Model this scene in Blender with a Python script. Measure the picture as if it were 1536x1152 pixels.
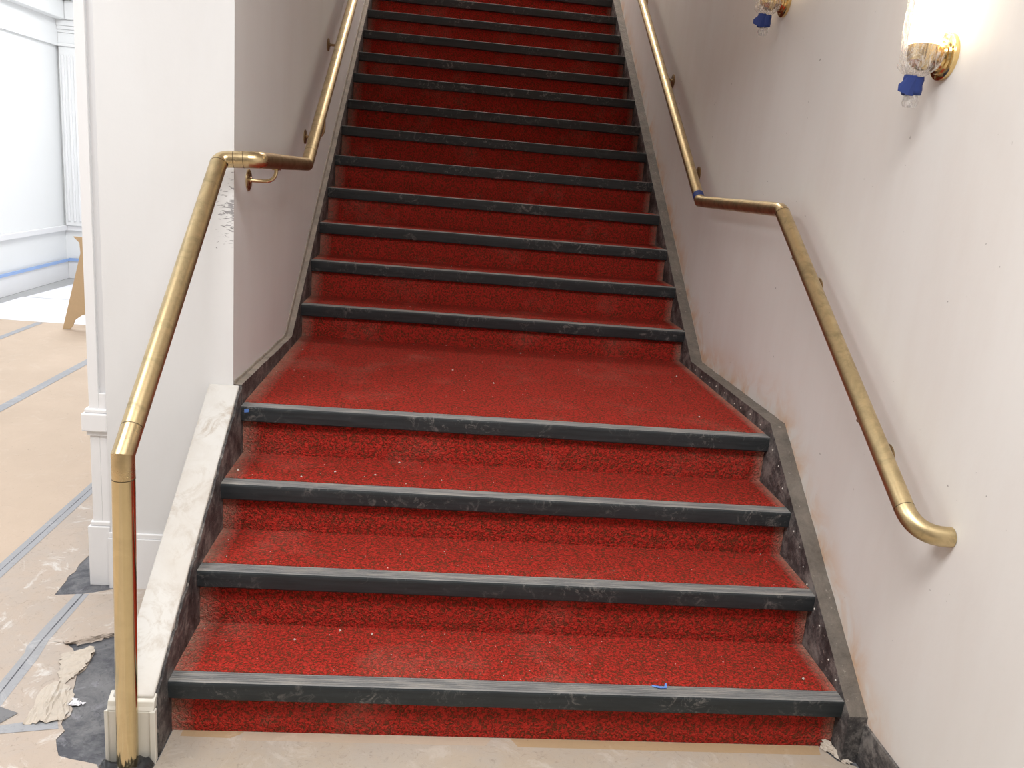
import bpy, math, random
from mathutils import Vector, Matrix
random.seed(7)
for o in list(bpy.data.objects):
    bpy.data.objects.remove(o, do_unlink=True)
scn = bpy.context.scene
col = scn.collection

# ------------------------------------------------------------------ camera
cam_d = bpy.data.cameras.new('camera')
cam = bpy.data.objects.new('camera', cam_d); col.objects.link(cam)
CAM = Vector((0.63699, -2.00175, 1.51830))
RX = Vector((0.99360863, -0.07407723, 0.08517312))     # image right
RY = Vector((0.09287150, 0.96536518, -0.24381337))     # viewing direction
RZ = Vector((-0.06416214, 0.25016522, 0.96607483))     # image up
cam.matrix_world = Matrix(((RX.x, RZ.x, -RY.x, CAM.x), (RX.y, RZ.y, -RY.y, CAM.y),
                           (RX.z, RZ.z, -RY.z, CAM.z), (0, 0, 0, 1)))
cam_d.sensor_fit = 'HORIZONTAL'; cam_d.sensor_width = 36.0
cam_d.lens = 1255.785 / 1536 * 36.0
cam_d.clip_start = 0.02; cam_d.clip_end = 60
scn.camera = cam

# ------------------------------------------------------------------ world, lights, exposure
w = bpy.data.worlds.new('world'); scn.world = w; w.use_nodes = True
w.node_tree.nodes['Background'].inputs[0].default_value = (0.9, 0.95, 1, 1)
w.node_tree.nodes['Background'].inputs[1].default_value = 0.3
vs = scn.view_settings
vs.view_transform = 'Standard'; vs.look = 'None'; vs.gamma = 1.0; vs.use_curve_mapping = False
vs.exposure = 0.05

def area(name, loc, size, size_y, power, colr, rot=(0, 0, 0)):
    d = bpy.data.lights.new(name, 'AREA'); d.shape = 'RECTANGLE'
    d.size = size; d.size_y = size_y; d.energy = power; d.color = colr
    o = bpy.data.objects.new(name, d); col.objects.link(o)
    o.location = loc; o.rotation_euler = rot
    return o
area('foyer_ceiling_light', (0.75, -1.35, 3.24), 1.2, 0.9, 63, (1.0, 0.985, 0.965)).data.spread = math.radians(155)
area('foyer_ceiling_light_far', (-1.5, -0.6, 3.24), 1.3, 1.3, 60, (0.975, 0.985, 1.0))
area('stair_fill_light', (1.1, 5.75, 5.7), 0.6, 0.6, 70, (1.0, 0.94, 0.86), (math.radians(-42), 0, 0))  # added lamp, lifts the stair walls while the visible risers stay dark
area('lobby_ceiling_light', (-1.9, 2.6, 3.24), 1.2, 1.6, 38, (0.95, 0.975, 1.0))
area('lobby_ceiling_light_back', (-2.0, 5.6, 3.24), 1.2, 1.6, 68, (0.95, 0.975, 1.0))

# ------------------------------------------------------------------ node helpers
def mat(name):
    m = bpy.data.materials.new(name); m.use_nodes = True
    nt = m.node_tree
    return m, nt, nt.nodes['Principled BSDF']
def N(nt, t, **kw):
    n = nt.nodes.new(t)
    for k, v in kw.items():
        if k.startswith('_'): setattr(n, k[1:], v)
        else: n.inputs[k.replace('__', ' ')].default_value = v
    return n
def coords(nt, scale=(1, 1, 1), world=True):
    if world:
        g = nt.nodes.new('ShaderNodeNewGeometry'); out = g.outputs['Position']
    else:
        g = nt.nodes.new('ShaderNodeTexCoord'); out = g.outputs['Object']
    mp = nt.nodes.new('ShaderNodeMapping'); mp.inputs['Scale'].default_value = scale
    nt.links.new(out, mp.inputs['Vector'])
    return mp.outputs[0]
def noise(nt, vec, scale, detail=3, rough=0.55, dist=0.0):
    n = nt.nodes.new('ShaderNodeTexNoise')
    n.inputs['Scale'].default_value = scale; n.inputs['Detail'].default_value = detail
    n.inputs['Roughness'].default_value = rough; n.inputs['Distortion'].default_value = dist
    nt.links.new(vec, n.inputs['Vector'])
    return n.outputs['Fac']
def ramp(nt, fac, stops):
    r = nt.nodes.new('ShaderNodeValToRGB'); cr = r.color_ramp
    while len(cr.elements) > 1: cr.elements.remove(cr.elements[-1])
    cr.elements[0].position = stops[0][0]; cr.elements[0].color = c4(stops[0][1])
    for p, c in stops[1:]:
        e = cr.elements.new(p); e.color = c4(c)
    nt.links.new(fac, r.inputs[0])
    return r.outputs[0]
def c4(c):
    if isinstance(c, (int, float)): return (c, c, c, 1)
    return (*c[:3], 1)
def mix(nt, fac, a, b, blend='MIX'):
    m = nt.nodes.new('ShaderNodeMix'); m.data_type = 'RGBA'; m.blend_type = blend
    for s, v in ((m.inputs['Factor'], fac), (m.inputs[6], a), (m.inputs[7], b)):
        if isinstance(v, bpy.types.NodeSocket): nt.links.new(v, s)
        elif s.type == 'VALUE': s.default_value = v
        else: s.default_value = c4(v)
    return m.outputs[2]
def math_(nt, op, a, b=None, c=None, clamp=False):
    m = nt.nodes.new('ShaderNodeMath'); m.operation = op; m.use_clamp = clamp
    for i, v in enumerate((a, b, c)):
        if v is None: continue
        if isinstance(v, bpy.types.NodeSocket): nt.links.new(v, m.inputs[i])
        else: m.inputs[i].default_value = v
    return m.outputs[0]
def bump(nt, b, height, strength=0.3, dist=0.01):
    n = nt.nodes.new('ShaderNodeBump'); n.inputs['Strength'].default_value = strength
    n.inputs['Distance'].default_value = dist
    nt.links.new(height, n.inputs['Height']); nt.links.new(n.outputs[0], b.inputs['Normal'])
def xyz(nt):
    g = nt.nodes.new('ShaderNodeNewGeometry'); s = nt.nodes.new('ShaderNodeSeparateXYZ')
    nt.links.new(g.outputs['Position'], s.inputs[0]); return s.outputs
def setc(nt, b, c):
    if isinstance(c, bpy.types.NodeSocket): nt.links.new(c, b.inputs['Base Color'])
    else: b.inputs['Base Color'].default_value = c4(c)

M = {}
# ------------------------------------------------------------------ materials
def m_carpet(name):
    m, nt, b = mat(name)
    v = coords(nt)
    f = noise(nt, v, 125, 2, 0.6, 0.8)
    f2 = noise(nt, v, 420, 2, 0.6)
    big = noise(nt, v, 3.2, 4, 0.6)
    c = ramp(nt, f, [(0.41, (0.080, 0.030, 0.010)), (0.47, (0.24, 0.016, 0.010)), (0.55, (0.52, 0.025, 0.017))])
    c = mix(nt, math_(nt, 'MULTIPLY', f2, 0.42), c, (0.48, 0.085, 0.060))
    # pale dust trodden into the pile, thicker where the carpet meets the skirts
    X = xyz(nt)
    e1 = math_(nt, 'SUBTRACT', 1.0, math_(nt, 'MULTIPLY', X[0], 16.0), clamp=True)
    e2 = math_(nt, 'SUBTRACT', 1.0, math_(nt, 'MULTIPLY', math_(nt, 'SUBTRACT', 1.836, X[0]), 24.0), clamp=True)
    ed = math_(nt, 'ADD', e1, e2)
    dn = noise(nt, v, 14, 4, 0.65)
    dust = math_(nt, 'MULTIPLY', math_(nt, 'ADD', math_(nt, 'MULTIPLY', ed, 1.1), ramp(nt, big, [(0.54, 0), (0.8, 0.35)])), dn, clamp=True)
    c = mix(nt, dust, c, (0.50, 0.33, 0.25))
    setc(nt, b, c); b.inputs['Roughness'].default_value = 0.95
    b.inputs['Specular IOR Level'].default_value = 0.1
    bump(nt, b, f, 1.0, 0.012)
    return m
M['carpet'] = m_carpet('red_loop_carpet')

def m_rubber(name, dusty):
    m, nt, b = mat(name)
    v = coords(nt, (1.0, 12, 12)); v2 = coords(nt)
    a = noise(nt, v, 5, 5, 0.7); s = noise(nt, v2, 26, 5, 0.75, 1.5); p = noise(nt, v2, 6, 3)
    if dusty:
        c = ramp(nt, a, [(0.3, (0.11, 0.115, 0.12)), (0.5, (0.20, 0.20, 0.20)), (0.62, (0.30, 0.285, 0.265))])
    else:
        c = ramp(nt, a, [(0.35, (0.011, 0.016, 0.019)), (0.7, (0.027, 0.034, 0.039))])
    sc = math_(nt, 'MULTIPLY', ramp(nt, s, [(0.53, 0), (0.70, 1)]), ramp(nt, p, [(0.45, 0), (0.60, 1)]))
    c = mix(nt, math_(nt, 'MULTIPLY', sc, 0.6), c, (0.33, 0.31, 0.29))
    setc(nt, b, c); b.inputs['Roughness'].default_value = 0.55
    bump(nt, b, s, 0.15, 0.003)
    return m
M['rubber'] = m_rubber('black_rubber_nosing', False)
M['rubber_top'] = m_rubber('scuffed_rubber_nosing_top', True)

def m_skirt(name, dusty, k=1.0):
    m, nt, b = mat(name); v = coords(nt)
    a = noise(nt, v, 13, 9, 0.78, 0.25); s = noise(nt, v, 60, 3, 0.6)
    if dusty:
        c = ramp(nt, a, [(0.3, (0.12 * k, 0.105 * k, 0.09 * k)), (0.7, (0.30 * k, 0.26 * k, 0.22 * k))])
    else:
        c = ramp(nt, a, [(0.38, (0.018, 0.017, 0.018)), (0.49, (0.075, 0.069, 0.070)), (0.62, (0.26, 0.24, 0.225))])
    c = mix(nt, ramp(nt, s, [(0.66, 0), (0.70, 0.7)]), c, (0.40, 0.36, 0.32))
    setc(nt, b, c); b.inputs['Roughness'].default_value = 0.5
    bump(nt, b, a, 0.8, 0.02)
    return m
M['skirt'] = m_skirt('chipped_black_skirt_paint', False)
M['skirt_top'] = m_skirt('dusty_grey_skirt_ledge', True, 0.85)
M['skirt_top_left'] = m_skirt('dusty_tan_skirt_ledge', True, 2.0)

def m_paint(name, base, dirt, amount=0.35, rough=0.6, extra=None):
    m, nt, b = mat(name); v = coords(nt, (1, 1, 0.25)); v2 = coords(nt)
    a = noise(nt, v, 4.5, 5, 0.6); s = noise(nt, v2, 90, 2)
    c = mix(nt, math_(nt, 'MULTIPLY', ramp(nt, a, [(0.42, 0), (0.75, 1)]), amount), base, dirt)
    if extra: c = extra(nt, c)
    setc(nt, b, c); b.inputs['Roughness'].default_value = rough
    bump(nt, b, s, 0.06, 0.003)
    return m
def wall_right_extra(nt, c):
    # rusty brown stains creeping up the wall along the top of the skirt
    X = xyz(nt); v = coords(nt)
    low = math_(nt, 'MINIMUM', math_(nt, 'ADD', math_(nt, 'MULTIPLY', X[1], 0.70), 0.195), 0.735)
    up = math_(nt, 'ADD', math_(nt, 'MULTIPLY', X[1], 0.663), -0.425)
    line = math_(nt, 'MAXIMUM', low, up)
    h = math_(nt, 'SUBTRACT', X[2], line)
    near = math_(nt, 'SUBTRACT', 1.0, math_(nt, 'MULTIPLY', math_(nt, 'ABSOLUTE', h), 5.0), clamp=True)
    n1 = noise(nt, v, 6, 4, 0.65, 0.6)
    st = math_(nt, 'MULTIPLY', math_(nt, 'MULTIPLY', near, near), ramp(nt, n1, [(0.40, 0.12), (0.62, 1.0)]))
    c = mix(nt, math_(nt, 'MULTIPLY', st, 0.85), c, (0.66, 0.38, 0.20))
    n2 = noise(nt, v, 45, 2, 0.5); n3 = noise(nt, v, 7, 2, 0.5)
    sp = math_(nt, 'MULTIPLY', ramp(nt, n2, [(0.735, 0), (0.76, 1)]), ramp(nt, n3, [(0.55, 0), (0.6, 0.6)]))
    return mix(nt, sp, c, (0.18, 0.16, 0.15))
def wall_left_extra(nt, c):
    # dark scrape marks near the corner, beside the handrail
    X = xyz(nt); v = coords(nt, (1, 1, 4.0))
    n1 = noise(nt, v, 38, 3, 0.6, 0.7)
    dx = math_(nt, 'SUBTRACT', 1.0, math_(nt, 'MULTIPLY', math_(nt, 'ABSOLUTE', math_(nt, 'ADD', X[0], 0.03)), 9.0), clamp=True)
    dz = math_(nt, 'SUBTRACT', 1.0, math_(nt, 'MULTIPLY', math_(nt, 'ABSOLUTE', math_(nt, 'ADD', X[2], -1.33)), 4.5), clamp=True)
    k = math_(nt, 'MULTIPLY', math_(nt, 'MULTIPLY', dx, dz), 0.34)
    t = math_(nt, 'ADD', n1, k)
    fr = math_(nt, 'LESS_THAN', X[1], 0.757)
    mk = math_(nt, 'MULTIPLY', ramp(nt, t, [(0.785, 0), (0.82, 1)]), fr)
    return mix(nt, math_(nt, 'MULTIPLY', mk, 0.75), c, (0.16, 0.15, 0.16))
M['wall_right'] = m_paint('off_white_wall_paint', (0.775, 0.76, 0.74), (0.70, 0.655, 0.62), 0.5, 0.55, wall_right_extra)
M['wall_left'] = m_paint('white_wall_paint', (0.74, 0.742, 0.745), (0.66, 0.645, 0.635), 0.4, 0.55, wall_left_extra)
M['white_trim'] = m_paint('glossy_white_trim_paint', (0.82, 0.82, 0.83), (0.74, 0.73, 0.73), 0.25, 0.4)
M['lobby'] = m_paint('lobby_white_paint', (0.83, 0.84, 0.84), (0.80, 0.80, 0.79), 0.2, 0.6)
M['ceiling'] = m_paint('ceiling_white_paint', (0.80, 0.79, 0.78), (0.76, 0.75, 0.74), 0.2, 0.7)
def kerb_extra(nt, c):
    v = coords(nt); n1 = noise(nt, v, 11, 7, 0.75, 1.5); n2 = noise(nt, v, 3.5, 3, 0.6)
    k = math_(nt, 'MULTIPLY', ramp(nt, n1, [(0.46, 0), (0.64, 1)]), ramp(nt, n2, [(0.40, 0.1), (0.60, 0.9)]))
    return mix(nt, k, c, (0.36, 0.29, 0.22))
M['kerb'] = m_paint('scuffed_cream_kerb_paint', (0.60, 0.585, 0.555), (0.50, 0.45, 0.39), 0.6, 0.6, kerb_extra)
M['cream'] = m_paint('cream_gloss_paint', (0.72, 0.70, 0.64), (0.70, 0.66, 0.58), 0.35, 0.35)
M['dark_base'] = m_skirt('black_vinyl_base', False)

def m_brass(name, base, rough, amount=1.0):
    m, nt, b = mat(name); v = coords(nt)
    a = noise(nt, v, 16, 5, 0.65, 0.8); s = noise(nt, v, 70, 3)
    c = ramp(nt, a, [(0.3, tuple(x * 0.62 for x in base)), (0.55, base), (0.8, tuple(min(1, x * 1.15) for x in base))])
    c = mix(nt, amount, base, c)
    setc(nt, b, c); b.inputs['Metallic'].default_value = 1.0
    r = ramp(nt, a, [(0.3, rough + 0.14), (0.7, rough)])
    if amount > 0.5:
        nt.links.new(r, b.inputs['Roughness']); bump(nt, b, s, 0.02, 0.001)
    else: b.inputs['Roughness'].default_value = rough
    return m
M['brass'] = m_brass('tarnished_brass', (0.63, 0.50, 0.285), 0.30)
M['brass_post'] = m_brass('satin_brass', (0.68, 0.56, 0.33), 0.16, 0.3)
M['brass_fit'] = m_brass('polished_brass_fitting', (0.66, 0.52, 0.30), 0.22, 0.6)
M['brass_dark'] = m_brass('dark_aged_brass', (0.36, 0.25, 0.13), 0.36)
M['brass_sconce'] = m_brass('polished_sconce_brass', (0.78, 0.58, 0.27), 0.16, 0.3)

def m_flat(name, c, rough=0.6, metal=0.0):
    m, nt, b = mat(name); v = coords(nt); a = noise(nt, v, 40, 3)
    cc = mix(nt, math_(nt, 'MULTIPLY', a, 0.35), c, tuple(x * 0.7 for x in c))
    setc(nt, b, cc); b.inputs['Roughness'].default_value = rough; b.inputs['Metallic'].default_value = metal
    return m
M['blue'] = m_flat('blue_painters_tape', (0.010, 0.034, 0.19), 0.6)
M['blue_far'] = m_flat('overexposed_blue_tape', (0.33, 0.48, 0.80), 0.6)  # blue tape with the lobby's overexposure put into its colour
M['blue_pale'] = m_flat('pale_blue_tape', (0.13, 0.28, 0.72), 0.6)
M['seam'] = m_flat('dark_joint_line', (0.10, 0.07, 0.035), 0.5, 0.6)
M['plywood'] = m_flat('plywood', (0.62, 0.44, 0.26), 0.6)
M['crumb'] = m_flat('plaster_crumb', (0.78, 0.74, 0.68), 0.9)
M['black_plastic'] = m_flat('black_plastic_scrap', (0.03, 0.032, 0.036), 0.35)

def m_paper(name, base, smear=0.5, white=(0.80, 0.77, 0.73), grime=0.0):
    m, nt, b = mat(name); v = coords(nt)
    a = noise(nt, v, 2.2, 5, 0.6); s = noise(nt, v, 9, 7, 0.72, 1.0); g = noise(nt, v, 55, 3, 0.6)
    c = mix(nt, ramp(nt, a, [(0.35, 0), (0.7, 0.6)]), base, tuple(min(1, x * 1.12 + 0.02) for x in base))
    if grime:
        h = noise(nt, v, 5, 8, 0.75, 0.5); h2 = noise(nt, v, 22, 6, 0.75, 2.5)
        c = mix(nt, math_(nt, 'MULTIPLY', ramp(nt, h, [(0.42, 0), (0.60, 1)]), grime), c, tuple(x * 0.6 + 0.17 for x in base))
        c = mix(nt, math_(nt, 'MULTIPLY', ramp(nt, h2, [(0.56, 0), (0.68, 1)]), grime * 0.7), c, tuple(x * 0.5 for x in base))
    c = mix(nt, math_(nt, 'MULTIPLY', ramp(nt, s, [(0.56, 0), (0.66, 1)]), smear), c, white)
    c = mix(nt, ramp(nt, g, [(0.66, 0), (0.74, 0.5)]), c, tuple(x * 0.5 for x in base))
    setc(nt, b, c); b.inputs['Roughness'].default_value = 0.85
    bump(nt, b, s, 0.4, 0.012)
    return m
M['paper'] = m_paper('kraft_paper', (0.54, 0.43, 0.335), 0.1)
M['paper_dirty'] = m_paper('plaster_smeared_kraft_paper', (0.47, 0.39, 0.325), 0.8, (0.68, 0.66, 0.63), 0.6)
M['paper_white'] = m_paper('white_floor_paper', (0.80, 0.80, 0.84), 0.2, (0.86, 0.86, 0.88))
M['paper_front'] = m_paper('dusty_kraft_paper', (0.42, 0.35, 0.275), 0.6, (0.54, 0.49, 0.43), 0.6)
M['tan_tape'] = m_paper('tan_paper_tape', (0.40, 0.28, 0.16), 0.35, (0.55, 0.42, 0.3))
M['tan_tape_pale'] = m_paper('pale_paper_tape', (0.44, 0.35, 0.265), 0.35, (0.6, 0.5, 0.4))
M['grey_tape'] = m_paper('grey_duct_tape', (0.34, 0.35, 0.375), 0.5, (0.58, 0.58, 0.59), 0.5)
M['felt'] = m_paper('dark_grey_felt_underlay', (0.075, 0.078, 0.092), 0.6, (0.30, 0.30, 0.33), 0.9)
M['concrete'] = m_paper('bare_grey_concrete', (0.40, 0.40, 0.40), 0.4, (0.55, 0.55, 0.55))
M['tear'] = m_paper('torn_paper_core', (0.56, 0.49, 0.41), 0.6, (0.70, 0.68, 0.65), 0.4)

def m_glow():
    m, nt, b = mat('lit_frosted_glass')
    setc(nt, b, (0.95, 0.9, 0.82)); b.inputs['Roughness'].default_value = 0.4
    b.inputs['Emission Color'].default_value = (1.0, 0.83, 0.60, 1)
    b.inputs['Emission Strength'].default_value = 7.5
    return m
M['glow'] = m_glow()
def m_bag():
    m = bpy.data.materials.new('clear_plastic_film'); m.use_nodes = True; nt = m.node_tree
    b = nt.nodes['Principled BSDF']; out = nt.nodes['Material Output']
    v = coords(nt, (1, 1, 0.35)); a = noise(nt, v, 55, 4, 0.65, 2.0)
    setc(nt, b, (0.92, 0.88, 0.85)); b.inputs['Roughness'].default_value = 0.18
    b.inputs['Specular IOR Level'].default_value = 0.7
    bump(nt, b, a, 0.9, 0.02)
    t = nt.nodes.new('ShaderNodeBsdfTransparent'); mx = nt.nodes.new('ShaderNodeMixShader')
    f = ramp(nt, a, [(0.40, 0.14), (0.52, 0.34), (0.62, 0.75)])
    nt.links.new(f, mx.inputs[0]); nt.links.new(t.outputs[0], mx.inputs[1]); nt.links.new(b.outputs[0], mx.inputs[2])
    nt.links.new(mx.outputs[0], out.inputs['Surface'])
    return m
M['bag'] = m_bag()

# ------------------------------------------------------------------ mesh helpers
class MB:
    def __init__(s): s.v = []; s.f = []; s.mi = []; s.sm = []
    def add(s, vs, fs, mi=0, smooth=False):
        o = len(s.v); s.v += [tuple(p) for p in vs]
        for f in fs: s.f.append([i + o for i in f]); s.mi.append(mi); s.sm.append(smooth)
    def box(s, x0, x1, y0, y1, z0, z1, mi=0):
        vs = [(x, y, z) for z in (z0, z1) for y in (y0, y1) for x in (x0, x1)]
        s.add(vs, [(0, 2, 3, 1), (4, 5, 7, 6), (0, 1, 5, 4), (2, 6, 7, 3), (0, 4, 6, 2), (1, 3, 7, 5)], mi)
        return s
    def prism_x(s, poly, x0, x1, mi=0, edge_mi=None, smooth=False):
        """poly: (y,z) points, counter-clockwise seen from +x"""
        n = len(poly)
        vs = [(x0, y, z) for y, z in poly] + [(x1, y, z) for y, z in poly]
        s.add(vs, [list(range(n))[::-1]], mi); o = len(s.v) - 2 * n
        s.f.append([o + n + i for i in range(n)]); s.mi.append(mi); s.sm.append(False)
        for i in range(n):
            j = (i + 1) % n
            s.f.append([o + i, o + j, o + n + j, o + n + i])
            s.mi.append(edge_mi[i] if edge_mi else mi); s.sm.append(smooth)
        return s
    def prism_z(s, poly, z0, z1, mi=0):
        """poly: (x,y) points, counter-clockwise from above"""
        n = len(poly)
        vs = [(x, y, z0) for x, y in poly] + [(x, y, z1) for x, y in poly]
        fs = [list(range(n))[::-1], [n + i for i in range(n)]] + [[i, (i + 1) % n, n + (i + 1) % n, n + i] for i in range(n)]
        s.add(vs, fs, mi); return s
    def build(s, name, mats, parent=None, bevel=0):
        me = bpy.data.meshes.new(name); me.from_pydata(s.v, [], s.f)
        if not isinstance(mats, (list, tuple)): mats = [mats]
        for m in mats: me.materials.append(m)
        for p, mi, sm in zip(me.polygons, s.mi, s.sm): p.material_index = mi; p.use_smooth = sm
        me.update(); me.validate()
        o = bpy.data.objects.new(name, me); col.objects.link(o)
        if parent: o.parent = parent; o.matrix_parent_inverse = parent.matrix_world.inverted()
        if bevel:
            b = o.modifiers.new('bevel', 'BEVEL'); b.width = bevel; b.segments = 2; b.limit_method = 'ANGLE'
        return o
def box(name, m, b, parent=None, bevel=0):
    return MB().box(*b).build(name, m, parent, bevel)
def tag(o, label, cat=None, group=None, kind=None):
    o['label'] = label
    if cat: o['category'] = cat
    if group: o['group'] = group
    if kind: o['kind'] = kind
    return o
def struct(o, label): return tag(o, label, kind='structure')
def empty(name, loc=(0, 0, 0)):
    o = bpy.data.objects.new(name, None); col.objects.link(o); o.location = loc
    o.empty_display_size = 0.1
    o.matrix_world = Matrix.Translation(loc)
    return o
def rings(points, r, seg=28):
    P = [Vector(p) for p in points]; n = len(P)
    d = [(P[i + 1] - P[i]).normalized() for i in range(n - 1)]
    a = Vector((0, 0, 1)) if abs(d[0].z) < 0.9 else Vector((1, 0, 0))
    u = d[0].cross(a).normalized(); v = d[0].cross(u).normalized()
    cur = [P[0] + r * (math.cos(t) * u + math.sin(t) * v) for t in [2 * math.pi * k / seg for k in range(seg)]]
    out = [cur]
    for i in range(1, n):
        di = d[i - 1]
        nn = (di + d[i]).normalized() if i < n - 1 else di
        cur = [q + di * ((P[i] - q).dot(nn) / di.dot(nn)) for q in cur]
        out.append(cur)
    return out
def tube_from(rs, i0, i1, name, m, parent, cap=True):
    mb = MB(); seg = len(rs[0]); vs = []
    for i in range(i0, i1 + 1): vs += rs[i]
    fs = []
    for i in range(i1 - i0):
        for k in range(seg):
            k2 = (k + 1) % seg
            fs.append((i * seg + k, i * seg + k2, (i + 1) * seg + k2, (i + 1) * seg + k))
    mb.add(vs, fs, 0, True)
    if cap:
        mb.add(rs[i0], [list(range(seg))[::-1]]); mb.add(rs[i1], [list(range(seg))])
    return mb.build(name, m, parent)
def tube(points, r, name, m, parent, seg=20):
    rs = rings(points, r, seg); return tube_from(rs, 0, len(rs) - 1, name, m, parent)
def fillet(a, b, c, dist, n=5):
    """points of a rounded corner at b"""
    a, b, c = Vector(a), Vector(b), Vector(c)
    p = b + (a - b).normalized() * dist; q = b + (c - b).normalized() * dist
    out = []
    for k in range(n + 1):
        t = k / n
        out.append(p * (1 - t) ** 2 + b * 2 * t * (1 - t) + q * t * t)
    return out
def disc_lathe(prof, origin, axis, name, m, parent, seg=32, smooth=True):
    """prof: (radius, height along axis)"""
    ax = Vector(axis).normalized(); a = Vector((0, 0, 1)) if abs(ax.z) < 0.9 else Vector((1, 0, 0))
    u = ax.cross(a).normalized(); v = ax.cross(u).normalized(); O = Vector(origin)
    mb = MB(); vs = []
    for r, h in prof:
        for k in range(seg):
            t = 2 * math.pi * k / seg
            vs.append(O + ax * h + r * (math.cos(t) * u + math.sin(t) * v))
    fs = [(i * seg + k, i * seg + (k + 1) % seg, (i + 1) * seg + (k + 1) % seg, (i + 1) * seg + k)
          for i in range(len(prof) - 1) for k in range(seg)]
    fs = [f[::-1] for f in fs]
    mb.add(vs, fs, 0, smooth)
    n = len(prof)
    mb.f.append([k for k in range(seg)]); mb.mi.append(0); mb.sm.append(False)
    mb.f.append([(n - 1) * seg + k for k in range(seg)][::-1]); mb.mi.append(0); mb.sm.append(False)
    o = mb.build(name, m, parent)
    md = o.modifiers.new('edge_split', 'EDGE_SPLIT'); md.split_angle = math.radians(35)
    return o

# ------------------------------------------------------------------ stair dimensions (metres)
H1, D1, OV, NT, NW = 0.17, 0.2588, 0.0286, 0.0543, 0.052
W, WALLR, WALLL = 1.836, 1.89, -0.026
H2, D2, LAND = 0.1703, 0.25715, 1.1809
NSTEP = 18
dz = [0, -0.002, 0.0089, 0.0026, 0.0075, -0.0069, 0.0001, -0.0038, -0.0037, -0.0005, 0.0004, -0.0033, 0.0061, -0.0039, 0.0002, 0.003, 0.0021, 0, 0]
dy = [0, -0.0047, 0.0017, 0.0003, 0.0027, -0.0005, 0.0013, -0.0006, 0.0016, 0.0002, -0.0008, -0.0007, 0.0004, 0.0009, 0, -0.0011, -0.0006, 0, 0]
def step_z(k): return (k * H1 if k <= 4 else 4 * H1 + (k - 4) * H2) + dz[k]
def step_y(k): return ((k - 1) * D1 if k <= 4 else 3 * D1 + LAND + (k - 5) * D2) + dy[k]
Y0 = 0.755                       # front of the left wall

# ------------------------------------------------------------------ room shell
XL, YB, YF, ZC = -3.4, 7.45, -5.0, 3.3
o = box('floor', M['felt'], (XL - 0.1, WALLR + 0.1, YF - 0.1, YB + 0.1, -0.1, 0.0))
MB().box(XL + 0.022, -0.55, 5.3, YB - 0.022, 0.0, 0.0005).build('concrete_patch', M['concrete'], o)
struct(o, 'dark grey felt underlay covering the floor, bared where the paper is torn')
o = box('wall_right', M['wall_right'], (WALLR, WALLR + 0.15, YF, 7.0, 0, 7.2))
struct(o, 'off-white plaster wall with rusty stains along the right of the stair')
wl = box('wall_left', M['wall_left'], (-0.436, WALLL, Y0, 7.0, 0, 7.2))
struct(wl, 'white wall mass to the left of the stair, ending in a corner beside the landing')
o = box('wall_back', M['ceiling'], (XL - 0.1, WALLR + 0.1, YF - 0.1, YF, 0, ZC)); struct(o, 'plain white wall behind the foyer')
M['dark_wood'] = m_flat('dark_added_door', (0.07, 0.04, 0.025), 0.35)  # for two unseen doors, added so the brass reflects dark bands
d_ = box('added_door_1', M['dark_wood'], (-1.2, -0.25, YF, YF + 0.05, 0, 2.3)); struct(d_, 'dark wooden door added behind the viewer for brass reflections, left leaf')
for zz in (0.25, 1.25): box('panel', M['dark_wood'], (-1.05, -0.40, YF + 0.05, YF + 0.065, zz, zz + 0.8), d_, 0.008)
d_ = box('added_door_2', M['dark_wood'], (0.75, 1.7, YF, YF + 0.05, 0, 2.3)); struct(d_, 'dark wooden door added behind the viewer for brass reflections, right leaf')
for zz in (0.25, 1.25): box('panel', M['dark_wood'], (0.90, 1.55, YF + 0.05, YF + 0.065, zz, zz + 0.8), d_, 0.008)
o = box('wall_upper', M['ceiling'], (-0.05, WALLR, 6.6, 6.7, 3.0, 7.2)); struct(o, 'plain wall at the top of the stair')
o = MB().prism_x([(Y0 - 0.10, 2.56), (Y0 + 0.25, 2.56), (6.7, 6.6), (6.7, 6.8), (Y0 + 0.2, 3.0), (Y0 + 0.1, ZC + 0.1), (Y0 - 0.10, ZC + 0.1)], -0.436, WALLR).build('ceiling_stair', M['ceiling'])  # unseen header dropped low to keep foyer light off the upper steps
struct(o, 'sloping white ceiling above the stair, with unseen header lowered to block foyer light')
mb = MB().box(XL - 0.1, WALLR + 0.1, YF - 0.1, Y0 - 0.1, ZC, ZC + 0.1)
mb.box(XL - 0.1, -0.436, Y0 - 0.1, YB + 0.1, ZC, ZC + 0.1)
struct(mb.build('ceiling', M['ceiling']), 'flat white ceiling over foyer and lobby')

# left wall: pilaster with a recessed strip, chair rail, base
mb = MB().box(-0.498, -0.436, 0.785, 7.0, 0, ZC)
p = mb.build('pilaster', M['white_trim'], wl)
box('pilaster_stile', M['white_trim'], (-0.498, -0.466, 0.770, 0.785, 0.0, ZC), p, 0.002)
box('pilaster_rail', M['white_trim'], (-0.466, -0.436, 0.770, 0.785, 0.0, 0.695), p, 0.002)
box('chair_rail', M['white_trim'], (-0.518, -0.434, 0.752, 0.92, 0.565, 0.628), p, 0.005)
box('chair_rail_bead', M['white_trim'], (-0.510, -0.434, 0.760, 0.91, 0.628, 0.642), p, 0.004)
box('chair_rail_cove', M['white_trim'], (-0.506, -0.434, 0.763, 0.90, 0.548, 0.565), p, 0.003)
box('base_block', M['white_trim'], (-0.512, -0.438, 0.757, 6.9, 0.0, 0.222), p, 0.003)
box('base_bead', M['white_trim'], (-0.506, -0.438, 0.763, 6.9, 0.222, 0.238), p, 0.004)
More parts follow.
